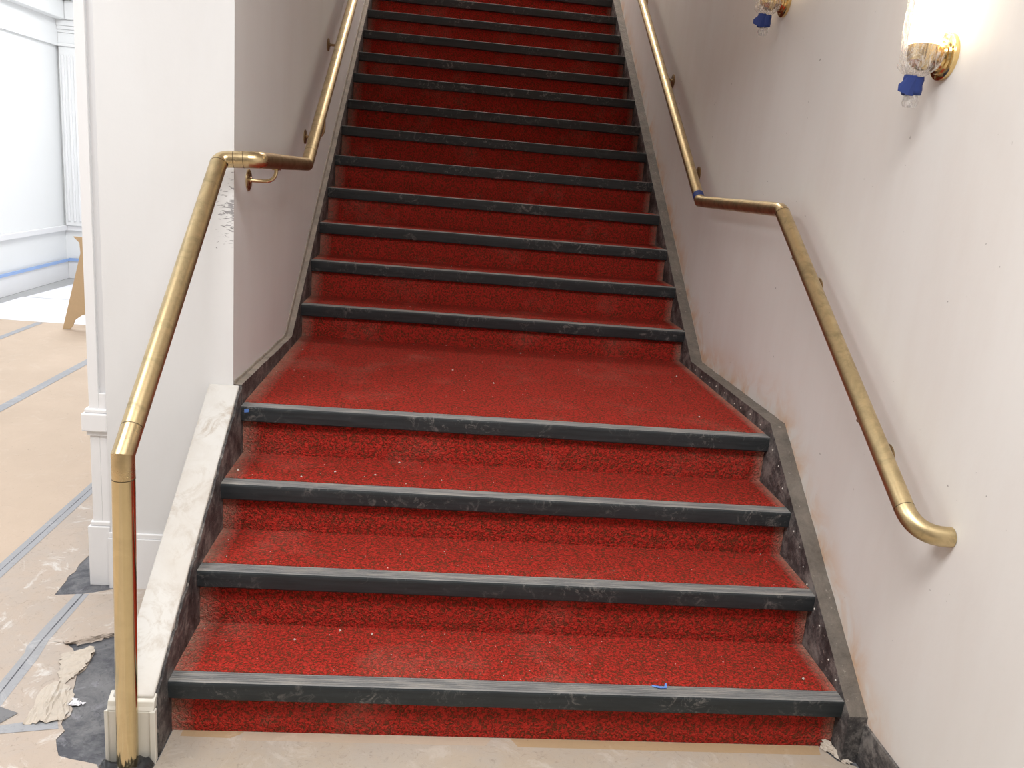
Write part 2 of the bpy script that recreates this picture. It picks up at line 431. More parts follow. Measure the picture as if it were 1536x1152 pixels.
b = box('baseboard_left', M['white_trim'], (-0.440, -0.104, 0.741, 0.7555, 0.0, 0.188)); struct(b, 'white baseboard at the foot of the left wall')
box('base_bead', M['white_trim'], (-0.440, -0.104, 0.7455, 0.7555, 0.188, 0.207), b, 0.003)

# lobby beyond the left wall
wlob = box('wall_lobby_left', M['lobby'], (XL - 0.15, XL, YF, YB, 0, ZC)); struct(wlob, 'bright white lobby wall with chair rail at the far left')
wbk = box('wall_lobby_back', M['lobby'], (XL - 0.15, -0.436, YB, YB + 0.15, 0, ZC)); struct(wbk, 'bright white far end wall of the lobby')
box('chair_rail', M['white_trim'], (XL, XL + 0.03, YF, YB, 0.515, 0.572), wlob, 0.006)
box('baseboard', M['white_trim'], (XL, XL + 0.022, YF, YB, 0.0, 0.195), wlob, 0.004)
box('frieze', M['lobby'], (XL, XL + 0.03, YF, YB, 2.372, 2.62), wlob)
box('cornice', M['lobby'], (XL, XL + 0.13, YF, YB, 2.62, 2.80), wlob, 0.012)
box('cornice', M['lobby'], (XL, XL + 0.20, YF, YB, 2.80, ZC), wlob, 0.012)
box('chair_rail', M['white_trim'], (XL + 0.03, -0.5, YB - 0.03, YB, 0.515, 0.572), wbk, 0.006)
box('baseboard', M['white_trim'], (XL + 0.022, -0.5, YB - 0.022, YB, 0.0, 0.195), wbk, 0.004)
p = box('pilaster', M['lobby'], (XL + 0.03, XL + 0.33, YB - 0.05, YB, 0.572, 2.37), wbk, 0.004)
for x in (XL + 0.055, XL + 0.115, XL + 0.175, XL + 0.235):
    box('flute_fillet', M['white_trim'], (x, x + 0.026, YB - 0.064, YB - 0.05, 0.62, 2.29), p, 0.005)
for z0, z1, e in ((2.37, 2.40, 0.022), (2.40, 2.50, 0.005), (2.50, 2.53, 0.018), (2.53, 2.565, 0.032), (2.565, 2.62, 0.045)):
    box('capital_moulding', M['lobby'], (XL + 0.03, XL + 0.33 + e, YB - 0.05 - e, YB, z0, z1), p, 0.005)
box('cornice', M['lobby'], (XL + 0.13, -0.5, YB - 0.13, YB, 2.62, 2.80), wbk, 0.012)
box('cornice', M['lobby'], (XL + 0.2, -0.5, YB - 0.2, YB, 2.80, ZC), wbk, 0.012)
t = MB().box(XL + 0.022, XL + 0.034, 2.5, YB - 0.03, 0.187, 0.216).build('painters_tape', M['blue_far'])
tag(t, 'pale blue painter\'s tape running along the lobby baseboard', 'tape')
t = MB().box(XL + 0.036, XL + 0.5, YB - 0.034, YB - 0.023, 0.190, 0.222).build('painters_tape', M['blue_far'])
tag(t, 'short blue tape piece on the far end wall behind the sawhorse', 'tape')

# baseboard on the right wall, in front of the stair
b = box('baseboard_right', M['dark_base'], (WALLR - 0.008, WALLR, YF, -0.072, 0, 0.125)); struct(b, 'black vinyl baseboard on the right wall, in front of the stair')

# ------------------------------------------------------------------ skirts
def jag(a, b, n, amp):
    return [(a[0] + (b[0] - a[0]) * i / n + (random.uniform(-amp, amp) if 0 < i < n else 0),
             a[1] + (b[1] - a[1]) * i / n + (random.uniform(-amp, amp) if 0 < i < n else 0)) for i in range(n)]
def nose_line(y): return 0.850 + (y - 1.929) * 0.6622
def skirt(name, x0, x1, pts_top, back, mats):
    n = len(pts_top)
    poly = [(pts_top[0][0], 0.0)] + [(back[0], 0.0), (back[0], back[1])] + pts_top[::-1]
    em = [0, 0] + [1] * (n) + [0]
    em[-1] = 0
    return MB().prism_x(poly, x0, x1, 0, em).build(name, mats)
top_r = jag((-0.07, 0.146), (0.772, 0.737), 26, 0.0018) + jag((0.772, 0.737), (1.775, 0.730), 20, 0.0015) + jag((1.775, 0.730), (5.4, nose_line(5.4) + 0.012), 60, 0.002) + [(5.4, nose_line(5.4) + 0.012), (6.6, nose_line(5.4) + 0.012)]
sk = skirt('trim_1', W, WALLR, top_r, (6.6, 3.0), [M['skirt'], M['skirt_top']])
struct(sk, 'chipped black skirt board along the right wall of the stair')
nail = None
for i in range(22):
    if i < 9: y_, z_ = 0.84 + i * 0.104, 0.708 + random.uniform(-0.006, 0.006)
    else: y_ = -0.02 + (i - 9) * 0.06; z_ = 0.146 + (y_ + 0.07) * 0.702 - random.uniform(0.02, 0.06)
    if nail is None:
        nail = disc_lathe([(0.0045, 0.0), (0.0045, 0.001), (0.002, 0.0025)], (0, 0, 0), (-1, 0, 0), 'nail_head', M['crumb'], sk, 8); nh = nail
    else:
        nh = nail.copy(); col.objects.link(nh)
    nh.location = (W - 0.0005, y_ + random.uniform(-0.02, 0.02), z_); nh.scale = (1,) + (random.uniform(0.5, 0.9),) * 2

top_l = jag((Y0 + 0.01, 0.757), (1.70, 0.735), 18, 0.002) + jag((1.70, 0.735), (5.4, nose_line(5.4) + 0.02), 60, 0.002) + [(5.4, nose_line(5.4) + 0.02), (6.6, nose_line(5.4) + 0.02)]
sk = skirt('trim_2', WALLL, 0.0, top_l, (6.6, 3.0), [M['skirt'], M['skirt_top_left']])
struct(sk, 'chipped black skirt board along the left wall above the landing')

tl = [(y, z) for y, z in top_l if y < 5.4]
bot = [(y, z - 0.004) for y, z in tl]; upp = [(y - 0.018, z + 0.026 + random.uniform(-0.002, 0.002)) if y > 1.68 else (y, z + 0.012 + random.uniform(-0.002, 0.002)) for y, z in tl]
upp[0] = (Y0 + 0.012, upp[0][1])
MB().prism_x(bot + upp[::-1], WALLL - 0.001, WALLL + 0.004).build('plaster_strip', M['skirt_top_left'], sk)

# low kerb wall at the left of the lower flight
def kz(y): return 0.182 + (y + 0.12) * (0.758 - 0.182) / (0.755 + 0.12)
poly = [(-0.118, 0.0), (Y0, 0.0), (Y0, kz(Y0))] + [(y, kz(y) + random.uniform(-0.0015, 0.0015)) for y in [0.65, 0.5, 0.37, 0.2, 0.05, -0.05]] + [(-0.118, kz(-0.118))]
kerb = MB().prism_x(poly, -0.104, -0.006).build('wall_kerb', M['kerb'], None, 0.004)
struct(kerb, 'low sloping white kerb wall at the left edge of the lower steps')
edge = [(-0.105 + 0.86 * i / 44, kz(-0.105 + 0.86 * i / 44) - 0.004 - abs(random.gauss(0, 0.008))) for i in range(45)]
poly = [(-0.11, 0.0), (Y0, 0.0)] + edge[::-1] + [(-0.11, 0.165)]
MB().prism_x(poly, -0.0065, 0.001).build('black_face', M['skirt'], kerb)
mb = MB().box(-0.118, 0.001, -0.134, -0.116, 0.0, 0.150)
c = mb.build('end_panel', M['cream'], kerb, 0.003)
MB().prism_x([(-0.134, 0.150), (-0.100, 0.150), (-0.100, 0.186), (-0.126, 0.172), (-0.129, 0.160)], -0.114, -0.002).build('end_panel_cap', M['cream'], kerb, 0.002)
box('end_panel_strip', M['cream'], (-0.011, 0.003, -0.139, -0.133, 0.0, 0.152), c, 0.002)
box('end_panel_strip', M['cream'], (-0.120, -0.110, -0.137, -0.133, 0.0, 0.152), c, 0.002)

# ------------------------------------------------------------------ staircase: tread (> riser, nosing)
stair = empty('staircase', (W / 2, 0, 0))
tag(stair, 'staircase of red carpeted steps with black rubber nosings', 'staircase')
def nosing_mesh(x0, x1):
    # profile relative to (front, top): ribbed flat top, rounded nose, tall front lip
    prof = [(NW, -0.012), (NW, -0.001)]
    y = NW - 0.004
    for i in range(5):
        prof += [(y, 0.0), (y - 0.0045, 0.0), (y - 0.0052, -0.0016), (y - 0.0073, -0.0016)]
        y -= 0.008
    prof += [(0.006, 0.0), (0.0025, -0.0015), (0.0005, -0.006), (0.0, -0.012)]
    ntop = len(prof) - 3
    prof += [(0.001, -0.030), (0.003, -NT + 0.004), (0.006, -NT), (OV + 0.004, -NT), (OV + 0.004, -0.012)]
    prof = prof[::-1]                     # counter-clockwise seen from +x
    n = len(prof)
    mi = []
    for i in range(n):
        j = (i + 1) % n
        a, b = prof[i], prof[j]
        mi.append(1 if (a[1] > -0.004 and b[1] > -0.004) else 0)
    return prof, mi
NPROF, NMI = nosing_mesh(0, 1)
def tread_poly(k): return None
for k in range(1, NSTEP + 1):
    yk, zk = step_y(k), step_z(k)
    yn = step_y(k + 1) if k < NSTEP else 6.6
    zb = step_z(k - 1) if k > 1 else 0.0
    T = box('tread', M['carpet'], (0.0012, W - 0.001, yk - OV + NW - 0.002, yn + 0.01, zk - 0.03, zk + 0.001), stair)
    # riser carpet leans a little, tucked under the nosing
    r = MB().prism_x([(yk + 0.0, zb - 0.004), (yk + 0.03, zb - 0.004), (yk + 0.03, zk - 0.012), (yk + 0.002, zk - 0.03), (yk - 0.0015, zb + 0.03)], 0.0012, W - 0.001).build('riser', M['carpet'], T)
    prof = [(yk - OV + a, zk + b_) for a, b_ in NPROF]
    if k <= 4: x0, x1 = 0.0012, W - 0.0002
    else: x0, x1 = 0.0003, W - 0.0002
    # gently wavy rubber: split in segments
    mb = MB(); seg = 14; n = len(prof)
    for s in range(seg + 1):
        x = x0 + (x1 - x0) * s / seg
        wv = random.uniform(-0.0012, 0.0012)
        mb.v += [(x, y, z + (wv if z < zk - 0.02 else wv * 0.3)) for y, z in prof]
    for s in range(seg):
        for i in range(n):
            j = (i + 1) % n
            mb.f.append([s * n + i, s * n + j, (s + 1) * n + j, (s + 1) * n + i]); mb.mi.append(NMI[i]); mb.sm.append(False)
    mb.f.append(list(range(n))[::-1]); mb.mi.append(0); mb.sm.append(False)
    mb.f.append([seg * n + i for i in range(n)]); mb.mi.append(0); mb.sm.append(False)
    mb.build('nosing', [M['rubber'], M['rubber_top']], T)

# ------------------------------------------------------------------ left handrail with floor post
hl = empty('handrail', (-0.055, -0.16, 0))
tag(hl, 'bent brass handrail with floor post on the left of the stair', 'handrail')
RL = 0.0252
post_b, knee = Vector((-0.058, -0.160, 0.0)), Vector((-0.047, -0.160, 0.830))
e1, e2 = Vector((-0.050, 0.682, 1.483)), Vector((0.062, 0.690, 1.490))
e3, tp = Vector((0.062, 1.605, 1.480)), Vector((0.058, 4.7, 3.385))
pts = [post_b, knee - Vector((0, 0, 0.055)), knee, knee + (e1 - knee).normalized() * 0.075]
names = [('post', M['brass_post']), ('post_collar', M['brass_fit']), ('sloping_elbow', M['brass_fit'])]
f1 = fillet(knee, e1, e2, 0.026, 4)
pts += f1; names += [('sloping_rail', M['brass'])] + [('elbow', M['brass_fit'])] * 4
j1 = e1 + (e2 - e1) * 0.36; j2 = e1 + (e2 - e1) * 0.62
pts += [j1, j2]; names += [('cross_rail', M['brass_fit']), ('cross_rail', M['brass_fit'])]
f2 = fillet(e1, e2, e3, 0.028, 4)
pts += f2; names += [('cross_rail_end', M['brass_fit'])] + [('elbow', M['brass_fit'])] * 4
pts += [e3, e3 + (tp - e3).normalized() * 0.09, tp]
names += [('landing_rail', M['brass_dark']), ('elbow', M['brass']), ('upper_rail', M['brass'])]
rs = rings(pts, RL, 32)
i = 0
while i < len(names):
    j = i
    while j + 1 < len(names) and names[j + 1] == names[i] and names[i][0] == 'elbow': j += 1
    tube_from(rs, i, j + 1, names[i][0], names[i][1], hl); i = j + 1
def seam(p, d, r, parent, wdt=0.0018):
    p, d = Vector(p), Vector(d).normalized()
    tube([p - d * wdt / 2, p + d * wdt / 2], r, 'joint_line', M['seam'], parent, 32)
for p, d in ((pts[1], (0, 0, 1)), (pts[3], e1 - knee), (f1[0], e1 - knee), (j1, e2 - e1), (j2, e2 - e1), (pts[-2], tp - e3)):
    seam(p, d, RL + 0.0003, hl)
def bracket(parent, wallx, y, z, railx, raily, railz, rr, side, m=None, fr=0.033):
    """flange on the wall, arm curving out and up under the rail"""
    m = m or M['brass_fit']; sg = 1 if side == 'L' else -1
    fl = disc_lathe([(fr, 0.0), (fr, 0.004), (fr * 0.85, 0.007), (0.011, 0.009), (0.009, 0.012)], (wallx, y, z), (sg, 0, 0), 'bracket_flange', m, parent, 28)
    ax = Vector((wallx + sg * 0.008, y, z)); c1 = Vector((railx, raily, z)); en = Vector((railx, raily, railz - rr + 0.003))
    if side == 'R': c1 = c1.lerp((ax + en) / 2, 0.75)
    L = [ax] + fillet(ax, c1, en, min(0.05, (c1 - ax).length * 0.9, (en - c1).length * 0.9), 8) + [en]
    tube(L, 0.0062, 'bracket_arm', m, parent, 12)
    box('bracket_saddle', m, (railx - 0.010, railx + 0.010, raily - 0.022, raily + 0.022, railz - rr - 0.004, railz - rr + 0.003), parent)
bracket(hl, WALLL, 0.946, 1.419, 0.062, 0.970, 1.488, RL, 'L', None, 0.036)
for y in (2.071, 2.737):
    z = {2.071: 1.597, 2.737: 2.083}[y]
    dz_ = (tp.z - e3.z) / (tp.y - e3.y)
    bracket(hl, WALLL, y, z, 0.061, y, e3.z + (y - e3.y) * dz_, RL, 'L', M['brass_dark'], 0.032)

# ------------------------------------------------------------------ right handrail
hr = empty('handrail', (1.8, 0, 0.77))
tag(hr, 'bent brass handrail fixed to the right wall, returning into it at its lower end', 'handrail')
RR = 0.0246
XR = 1.803
q_end, q_c = Vector((WALLR, -0.238, 0.765)), Vector((XR, -0.232, 0.765))
k1 = Vector((XR, 0.900, 1.473)); k2 = Vector((XR, 1.872, 1.464)); k3 = Vector((XR, 5.2, 3.60))
fe = fillet(q_end, q_c, k1, 0.076, 9)
pts = [q_end] + fe
fk = fillet(q_c, k1, k2, 0.022, 3)
p_j = fe[-1] + (k1 - q_c).normalized() * 0.004
pts2 = pts + fk + [k2 - Vector((0, 0.02, 0)), k2, k2 + (k3 - k2).normalized() * 0.09, k3]
rs = rings(pts2, RR, 32)
n0 = len(pts); n1 = n0 + len(fk)
tube_from(rs, 0, n0 - 1, 'return_elbow', M['brass'], hr)
tube_from(rs, n0 - 1, n0, 'lower_rail', M['brass'], hr)
tube_from(rs, n0, n1 - 1, 'elbow', M['brass_fit'], hr)
tube_from(rs, n1 - 1, n1 + 1, 'landing_rail', M['brass'], hr)
tube_from(rs, n1 + 1, n1 + 2, 'elbow', M['brass'], hr)
tube_from(rs, n1 + 2, n1 + 3, 'upper_rail', M['brass'], hr)
seam(fe[-1], k1 - q_c, RR + 0.0003, hr); seam(fk[0], k1 - q_c, RR + 0.0003, hr)
dd = (k3 - k2).normalized()
tw = tube([k2 + dd * 0.022, k2 + dd * 0.055], RR + 0.0008, 'tape_wrap', M['blue'], hr, 32)
tw['label'] = 'blue tape wrapped around the rail at the bend'
def rail_z(y):
    if y < k1.y: return q_c.z + (y - q_c.y) * (k1.z - q_c.z) / (k1.y - q_c.y)
    return k2.z + (y - k2.y) * (k3.z - k2.z) / (k3.y - k2.y)
for y, z in ((0.095, 0.850), (0.700, 1.230), (2.25, 1.590), (3.000, 2.104), (3.98, 2.685)):
    bracket(hr, WALLR, y, z, XR, y, rail_z(y), RR, 'R', M['brass_dark'], 0.038)

# ------------------------------------------------------------------ wall sconces wrapped in plastic
def make_sconce():
    root = empty('wall_sconce', (WALLR, 0.2, 1.9))
    O = Vector((1.826, 0.2, 1.9))
    disc_lathe([(0.058, 0.0), (0.058, 0.010), (0.054, 0.013), (0.046, 0.014), (0.043, 0.019), (0.037, 0.020), (0.034, 0.026), (0.026, 0.028), (0.018, 0.034), (0.014, 0.046)],
               (WALLR, 0.2, 1.9), (-1, 0, 0), 'backplate', M['brass_sconce'], root, 40)
    for a in (40, 160, 280):
        disc_lathe([(0.0035, 0), (0.0035, 0.003), (0.002, 0.004)], (WALLR - 0.012, 0.2 + 0.050 * math.cos(math.radians(a)), 1.9 + 0.050 * math.sin(math.radians(a))), (-1, 0, 0), 'screw', M['brass_dark'], root, 10)
    tube([(WALLR - 0.03, 0.2, 1.9), O], 0.011, 'stem', M['brass_sconce'], root, 16)
    disc_lathe([(0.006, -0.040), (0.018, -0.036), (0.024, -0.028), (0.030, -0.020), (0.035, -0.016), (0.037, 0.0), (0.038, 0.022), (0.035, 0.026)], O, (0, 0, 1), 'cup', M['brass_sconce'], root, 32)
    disc_lathe([(0.038, 0.022), (0.040, 0.026), (0.040, 0.262), (0.036, 0.270)], O, (0, 0, 1), 'glass_shade', M['glow'], root, 32)
    # bag: wrinkled film around shade and cup, gathered at the neck
    prof = [(0.058, 0.30), (0.059, 0.22), (0.058, 0.13), (0.056, 0.06), (0.053, 0.01), (0.050, -0.015), (0.043, -0.035), (0.030, -0.048), (0.017, -0.056), (0.013, -0.064), (0.013, -0.095), (0.016, -0.104), (0.019, -0.118), (0.014, -0.130)]
    seg = 72; mb = MB(); vs = []
    rnd = random.Random(3)
    ph = [rnd.uniform(0, 6.28) for _ in range(6)]
    sub = []
    for i in range(len(prof) - 1):
        for k in range(4):
            t = k / 4; sub.append((prof[i][0] * (1 - t) + prof[i + 1][0] * t, prof[i][1] * (1 - t) + prof[i + 1][1] * t))
    sub.append(prof[-1])
    for r, h in sub:
        for k in range(seg):
            t = 2 * math.pi * k / seg
            wv = 0.022 * math.sin(7 * t + ph[0] + 18 * h) + 0.022 * math.sin(11 * t + ph[1] - 25 * h) + 0.016 * math.sin(17 * t + ph[2] + 30 * h) + 0.012 * math.sin(5 * t + ph[3] + 60 * h)
            if h < -0.02: wv *= 2.6
            rr = r * (1 + wv)
            x = rr * math.cos(t); y = rr * math.sin(t)
            sh = -0.010 * max(0, min(1, (-0.01 - h) / 0.05))
            vs.append((min(O.x + x + sh, WALLR - 0.004), O.y + y, O.z + h))
    n = len(sub)
    mb.add(vs, [(i * seg + k, (i + 1) * seg + k, (i + 1) * seg + (k + 1) % seg, i * seg + (k + 1) % seg) for i in range(n - 1) for k in range(seg)], 0, True)
    bag = mb.build('plastic_wrap', M['bag'], root); bag['label'] = 'clear crinkled plastic bag pulled over the lamp'
    # blue tape band round the neck with a folded flap
    mb = MB(); vs = []; seg = 20
    xc = O.x - 0.010
    for h, e in ((-0.054, 0.0), (-0.064, 0.0015), (-0.075, -0.001), (-0.086, 0.001), (-0.099, 0.0)):
        for k in range(seg):
            t = 2 * math.pi * k / seg
            vs.append((xc + (0.026 + e) * math.cos(t) * (1 + 0.04 * math.sin(3 * t)), O.y + (0.017 + e) * math.sin(t), O.z + h + 0.0022 * math.sin(2 * t + 1)))
    mb.add(vs, [(i * seg + k, (i + 1) * seg + k, (i + 1) * seg + (k + 1) % seg, i * seg + (k + 1) % seg) for i in range(4) for k in range(seg)], 0, True)
    tb = mb.build('tape_band', M['blue'], bag)
    sd = tb.modifiers.new('thick', 'SOLIDIFY'); sd.thickness = 0.0015
    mb = MB()
    fx, fy, fz = xc - 0.012, O.y - 0.0165, O.z
    mb.add([(fx + 0.008, fy - 0.003, fz - 0.054), (fx - 0.012, fy - 0.006, fz - 0.056), (fx - 0.040, fy - 0.010, fz - 0.080), (fx - 0.041, fy - 0.014, fz - 0.096), (fx - 0.014, fy - 0.012, fz - 0.104), (fx + 0.006, fy - 0.004, fz - 0.104)],
           [(0, 1, 4, 5), (1, 2, 3, 4)])
    tf = mb.build('tape_flap', M['blue'], bag); sd = tf.modifiers.new('thick', 'SOLIDIFY'); sd.thickness = 0.0012
    return root
sc = make_sconce()
tag(sc, 'lit brass wall sconce in a plastic bag, nearest, at the upper right', 'wall lamp', 'wrapped wall sconces')
def copy_tree(o, parent=None):
    c = o.copy(); col.objects.link(c)
    if parent: c.parent = parent; c.matrix_parent_inverse = o.matrix_parent_inverse.copy()
    for ch in list(o.children): copy_tree(ch, c)
    return c
sc2 = copy_tree(sc); sc2.location = (WALLR, 1.40, 2.245)
tag(sc2, 'lit brass wall sconce in a plastic bag, further up the stair', 'wall lamp', 'wrapped wall sconces')

for y, z, l in ((2.62, 3.03, 'third wrapped brass wall sconce, above the frame over the upper flight'), (3.84, 3.84, 'fourth wrapped brass wall sconce, above the frame near the top of the stair')):
    s3 = copy_tree(sc); s3.location = (WALLR, y, z); tag(s3, l, 'wall lamp', 'wrapped wall sconces')

# ------------------------------------------------------------------ floor paper, tape and torn edges
def sheet(name, poly, m, z0, z1, label, cat, bevel=0):
    ar = sum(poly[i][0] * poly[(i + 1) % len(poly)][1] - poly[(i + 1) % len(poly)][0] * poly[i][1] for i in range(len(poly)))
    if ar < 0: poly = poly[::-1]
    o = MB().prism_z(poly, z0, z1).build(name, m)
    tag(o, label, cat); return o
sheet('floor_paper', [(-2.60, 1.0), (-2.60, 5.12), (-1.75, 5.12), (-1.75, -4.5), (-2.60, -4.5)], M['paper'], 0.0005, 0.0015, 'brown paper run on the lobby floor beneath the sawhorse', 'floor paper')
sheet('floor_paper', [(-3.30, -4.5), (-2.605, -4.5), (-2.605, 5.12), (-3.30, 5.12)], M['paper'], 0.0005, 0.0015, 'brown paper run on the lobby floor along the far left wall', 'floor paper')
sheet('floor_paper', [(-1.745, -4.5), (-0.848, -4.5), (-0.848, 5.12), (-1.745, 5.12)], M['paper'], 0.0005, 0.0015, 'broad clean brown paper run in the middle of the lobby floor', 'floor paper')
sheet('floor_paper', [(-0.843, -4.5), (-0.843, 5.12), (-0.603, 5.12), (-0.603, 0.969), (-0.607, 0.90), (-0.598, 0.847), (-0.607, 0.81), (-0.600, 0.776), (-0.596, 0.677), (-0.514, 0.690), (-0.505, -0.3), (-0.47, -4.5)], M['paper_dirty'], 0.0005, 0.002, 'plaster-spotted brown paper strip beside the pilaster base, torn at its corner', 'floor paper')
sheet('floor_paper', [(-0.508, 0.690), (-0.479, 0.701), (-0.427, 0.729), (-0.42, 0.741), (-0.104, 0.741), (-0.104, 0.56), (-0.19, 0.52), (-0.258, 0.480), (-0.314, 0.437), (-0.37, 0.405), (-0.429, 0.384), (-0.477, 0.396), (-0.503, 0.40)], M['paper_dirty'], 0.0005, 0.003, 'brown paper piece against the left wall base behind the brass post', 'floor paper')
torn = [(-0.502, 0.396), (-0.477, 0.394), (-0.429, 0.380), (-0.405, 0.36), (-0.391, 0.339), (-0.372, 0.362), (-0.353, 0.370), (-0.335, 0.350), (-0.331, 0.31), (-0.326, 0.255), (-0.338, 0.225), (-0.323, 0.174), (-0.316, 0.14), (-0.304, 0.098), (-0.285, 0.070), (-0.280, 0.041), (-0.291, 0.022), (-0.287, 0.005), (-0.268, -0.02), (-0.275, -0.054), (-0.26, -0.085), (-0.242, -0.116), (-0.21, -0.127), (-0.17, -0.136), (-0.138, -0.145), (-0.10, -0.20), (-0.02, -0.16), (0.0, -0.16), (0.0, -4.5), (-0.47, -4.5), (-0.498, -0.3)]
sheet('floor_paper', torn, M['paper_dirty'], 0.0005, 0.003, 'ragged torn brown paper smeared with white plaster, left of the brass post', 'floor paper')
sheet('floor_paper', [(0.0, -4.5), (1.875, -4.5), (1.875, -0.09), (1.83, -0.07), (1.80, -0.006), (0.004, -0.006), (0.004, -0.12), (0.0, -0.16)], M['paper_front'], 0.0005, 0.003, 'dusty beige paper in front of the bottom step', 'floor paper')
sheet('white_paper', [(-3.25, 5.07), (-0.55, 5.045), (-0.55, 6.125), (-3.25, 6.125)], M['paper_white'], 0.0016, 0.003, 'white paper sheet on the lobby floor just behind the sawhorse', 'floor paper')
sheet('white_paper', [(-3.23, 6.15), (-0.55, 6.15), (-0.55, 7.25), (-3.17, 7.2)], M['paper_white'], 0.0006, 0.002, 'farthest white paper sheet, at the end wall of the lobby', 'floor paper')
# torn flaps curling up
def flap(name, pts3, label, m, thick=0.0010, nu=16, nv=7, crump=0.0035, jagged=0.006):
    rnd = random.Random(len(label) * 7 + 1); n = len(pts3) // 2
    A = [Vector(p) for p in pts3[:n]]; B = [Vector(p) for p in pts3[n:]]
    def at(L, u):
        f = u * (n - 1); i = min(int(f), n - 2); return L[i].lerp(L[i + 1], f - i)
    vs = []
    for j in range(nv + 1):
        for i in range(nu + 1):
            u, v = i / nu, j / nv
            p = at(A, u).lerp(at(B, u), v)
            e = jagged if (i in (0, nu) or j in (0, nv)) else 0.002
            p += Vector((rnd.uniform(-e, e), rnd.uniform(-e, e), 0))
            p.z = max(0.0045, p.z + rnd.uniform(-crump, crump))
            vs.append(p)
    w_ = nu + 1
    mb = MB(); mb.add(vs, [(j * w_ + i, j * w_ + i + 1, (j + 1) * w_ + i + 1, (j + 1) * w_ + i) for j in range(nv) for i in range(nu)], 0, False)
    o = mb.build(name, m); sd = o.modifiers.new('thick', 'SOLIDIFY'); sd.thickness = thick; sd.offset = 1
    tag(o, label, 'paper scrap'); return o
flap('torn_paper_flap', [(-0.45, 0.395, 0.004), (-0.39, 0.372, 0.006), (-0.335, 0.415, 0.007), (-0.30, 0.452, 0.005),
                         (-0.43, 0.376, 0.012), (-0.375, 0.392, 0.020), (-0.315, 0.428, 0.018), (-0.27, 0.468, 0.010)], 'lifted paper edge casting a dark line above the bared felt', M['paper_dirty'])
flap('torn_paper_flap', [(-0.42, 0.32, 0.005), (-0.405, 0.27, 0.005), (-0.385, 0.215, 0.005), (-0.36, 0.17, 0.005),
                         (-0.355, 0.368, 0.008), (-0.336, 0.345, 0.011), (-0.326, 0.265, 0.010), (-0.336, 0.225, 0.007)], 'curled pale tongue of torn paper pointing at the brass post', M['tear'])
flap('torn_paper_flap', [(-0.40, 0.17, 0.006), (-0.372, 0.18, 0.012), (-0.345, 0.17, 0.009), (-0.312, 0.14, 0.006),
                         (-0.385, 0.00, 0.005), (-0.355, 0.00, 0.010), (-0.325, 0.005, 0.010), (-0.280, 0.02, 0.006)], 'crumpled whitish paper lump on the torn edge, left of the kerb', M['tear'])
flap('torn_paper_flap', [(-0.315, 0.125, 0.004), (-0.29, 0.108, 0.006), (-0.272, 0.095, 0.004), (-0.315, 0.085, 0.004), (-0.292, 0.080, 0.007), (-0.266, 0.092, 0.005)], 'small white pointed paper scrap lying on the grey felt', M['paper_white'])
flap('torn_paper_flap', [(1.800, -0.012, 0.004), (1.822, -0.040, 0.004), (1.842, -0.085, 0.004), (1.815, 0.0, 0.03), (1.833, -0.035, 0.02), (1.862, -0.080, 0.010)], 'curled cream paper corner at the foot of the right skirt', M['tear'])
# grey tapes covering the paper joints
def tapestrip(poly, label, m='grey_tape', z=0.0032):
    return sheet('floor_tape', poly, M[m], z - 0.0004, z, label, 'tape')
tapestrip([(-0.872, 0.2), (-0.872, 3.0), (-0.820, 3.0), (-0.820, 0.2)], 'grey tape line beside the plaster-spotted paper strip, second nearest')
MB_seam = MB().box(-0.848, -0.845, 0.2, 3.0, 0.0032, 0.0036).build('floor_tape_seam', M['felt']); tag(MB_seam, 'thin dark slit along the middle of the second nearest grey tape', 'seam')
tapestrip([(-0.530, 0.686), (-0.538, 0.5), (-0.540, 0.36), (-0.530, 0.33), (-0.522, -0.05), (-0.50, -0.4), (-0.452, -0.4), (-0.470, -0.05), (-0.480, 0.3), (-0.492, 0.40), (-0.490, 0.55), (-0.488, 0.690)], 'nearest grey tape line, running to the hole by the pilaster', z=0.0036)
MB_seam = MB().prism_z([(-0.510, 0.688), (-0.514, 0.4), (-0.498, -0.05), (-0.480, -0.4), (-0.477, -0.4), (-0.495, -0.05), (-0.510, 0.4), (-0.505, 0.688)], 0.0036, 0.004).build('floor_tape_seam', M['felt']); tag(MB_seam, 'thin dark slit along the middle of the nearest grey tape', 'seam')
tapestrip([(-1.79, 1.0), (-1.79, 5.04), (-1.73, 5.04), (-1.73, 1.0)], 'grey tape line crossing the clean brown paper, third nearest')
tapestrip([(-2.63, 2.0), (-2.63, 5.04), (-2.575, 5.04), (-2.575, 2.0)], 'farthest grey tape line, ending at the white sheet')
tapestrip([(-0.60, -0.052), (-0.44, -0.010), (-0.31, 0.034), (-0.286, -0.014), (-0.42, -0.040), (-0.60, -0.10)], 'short crosswise grey tape at the lower left on torn paper', z=0.0042)
tapestrip([(-0.55, 0.09), (-0.475, 0.07), (-0.415, 0.045), (-0.44, 0.0), (-0.55, -0.02)], 'dark grey tape corner at the far left edge, above the crosswise tape', 'felt', z=0.0048)
tapestrip([(0.03, -0.006), (0.03, -0.030), (0.16, -0.034), (0.18, -0.020), (0.19, -0.007)], 'short tan tape scrap at the left foot of the bottom riser', 'tan_tape')
tapestrip([(0.19, -0.007), (0.19, -0.042), (0.84, -0.040), (0.86, -0.007)], 'pale paper tape along the left half of the bottom riser', 'tan_tape_pale')
tapestrip([(0.91, -0.007), (0.93, -0.042), (1.79, -0.046), (1.80, -0.007)], 'brown paper tape along the right half of the bottom riser', 'tan_tape')

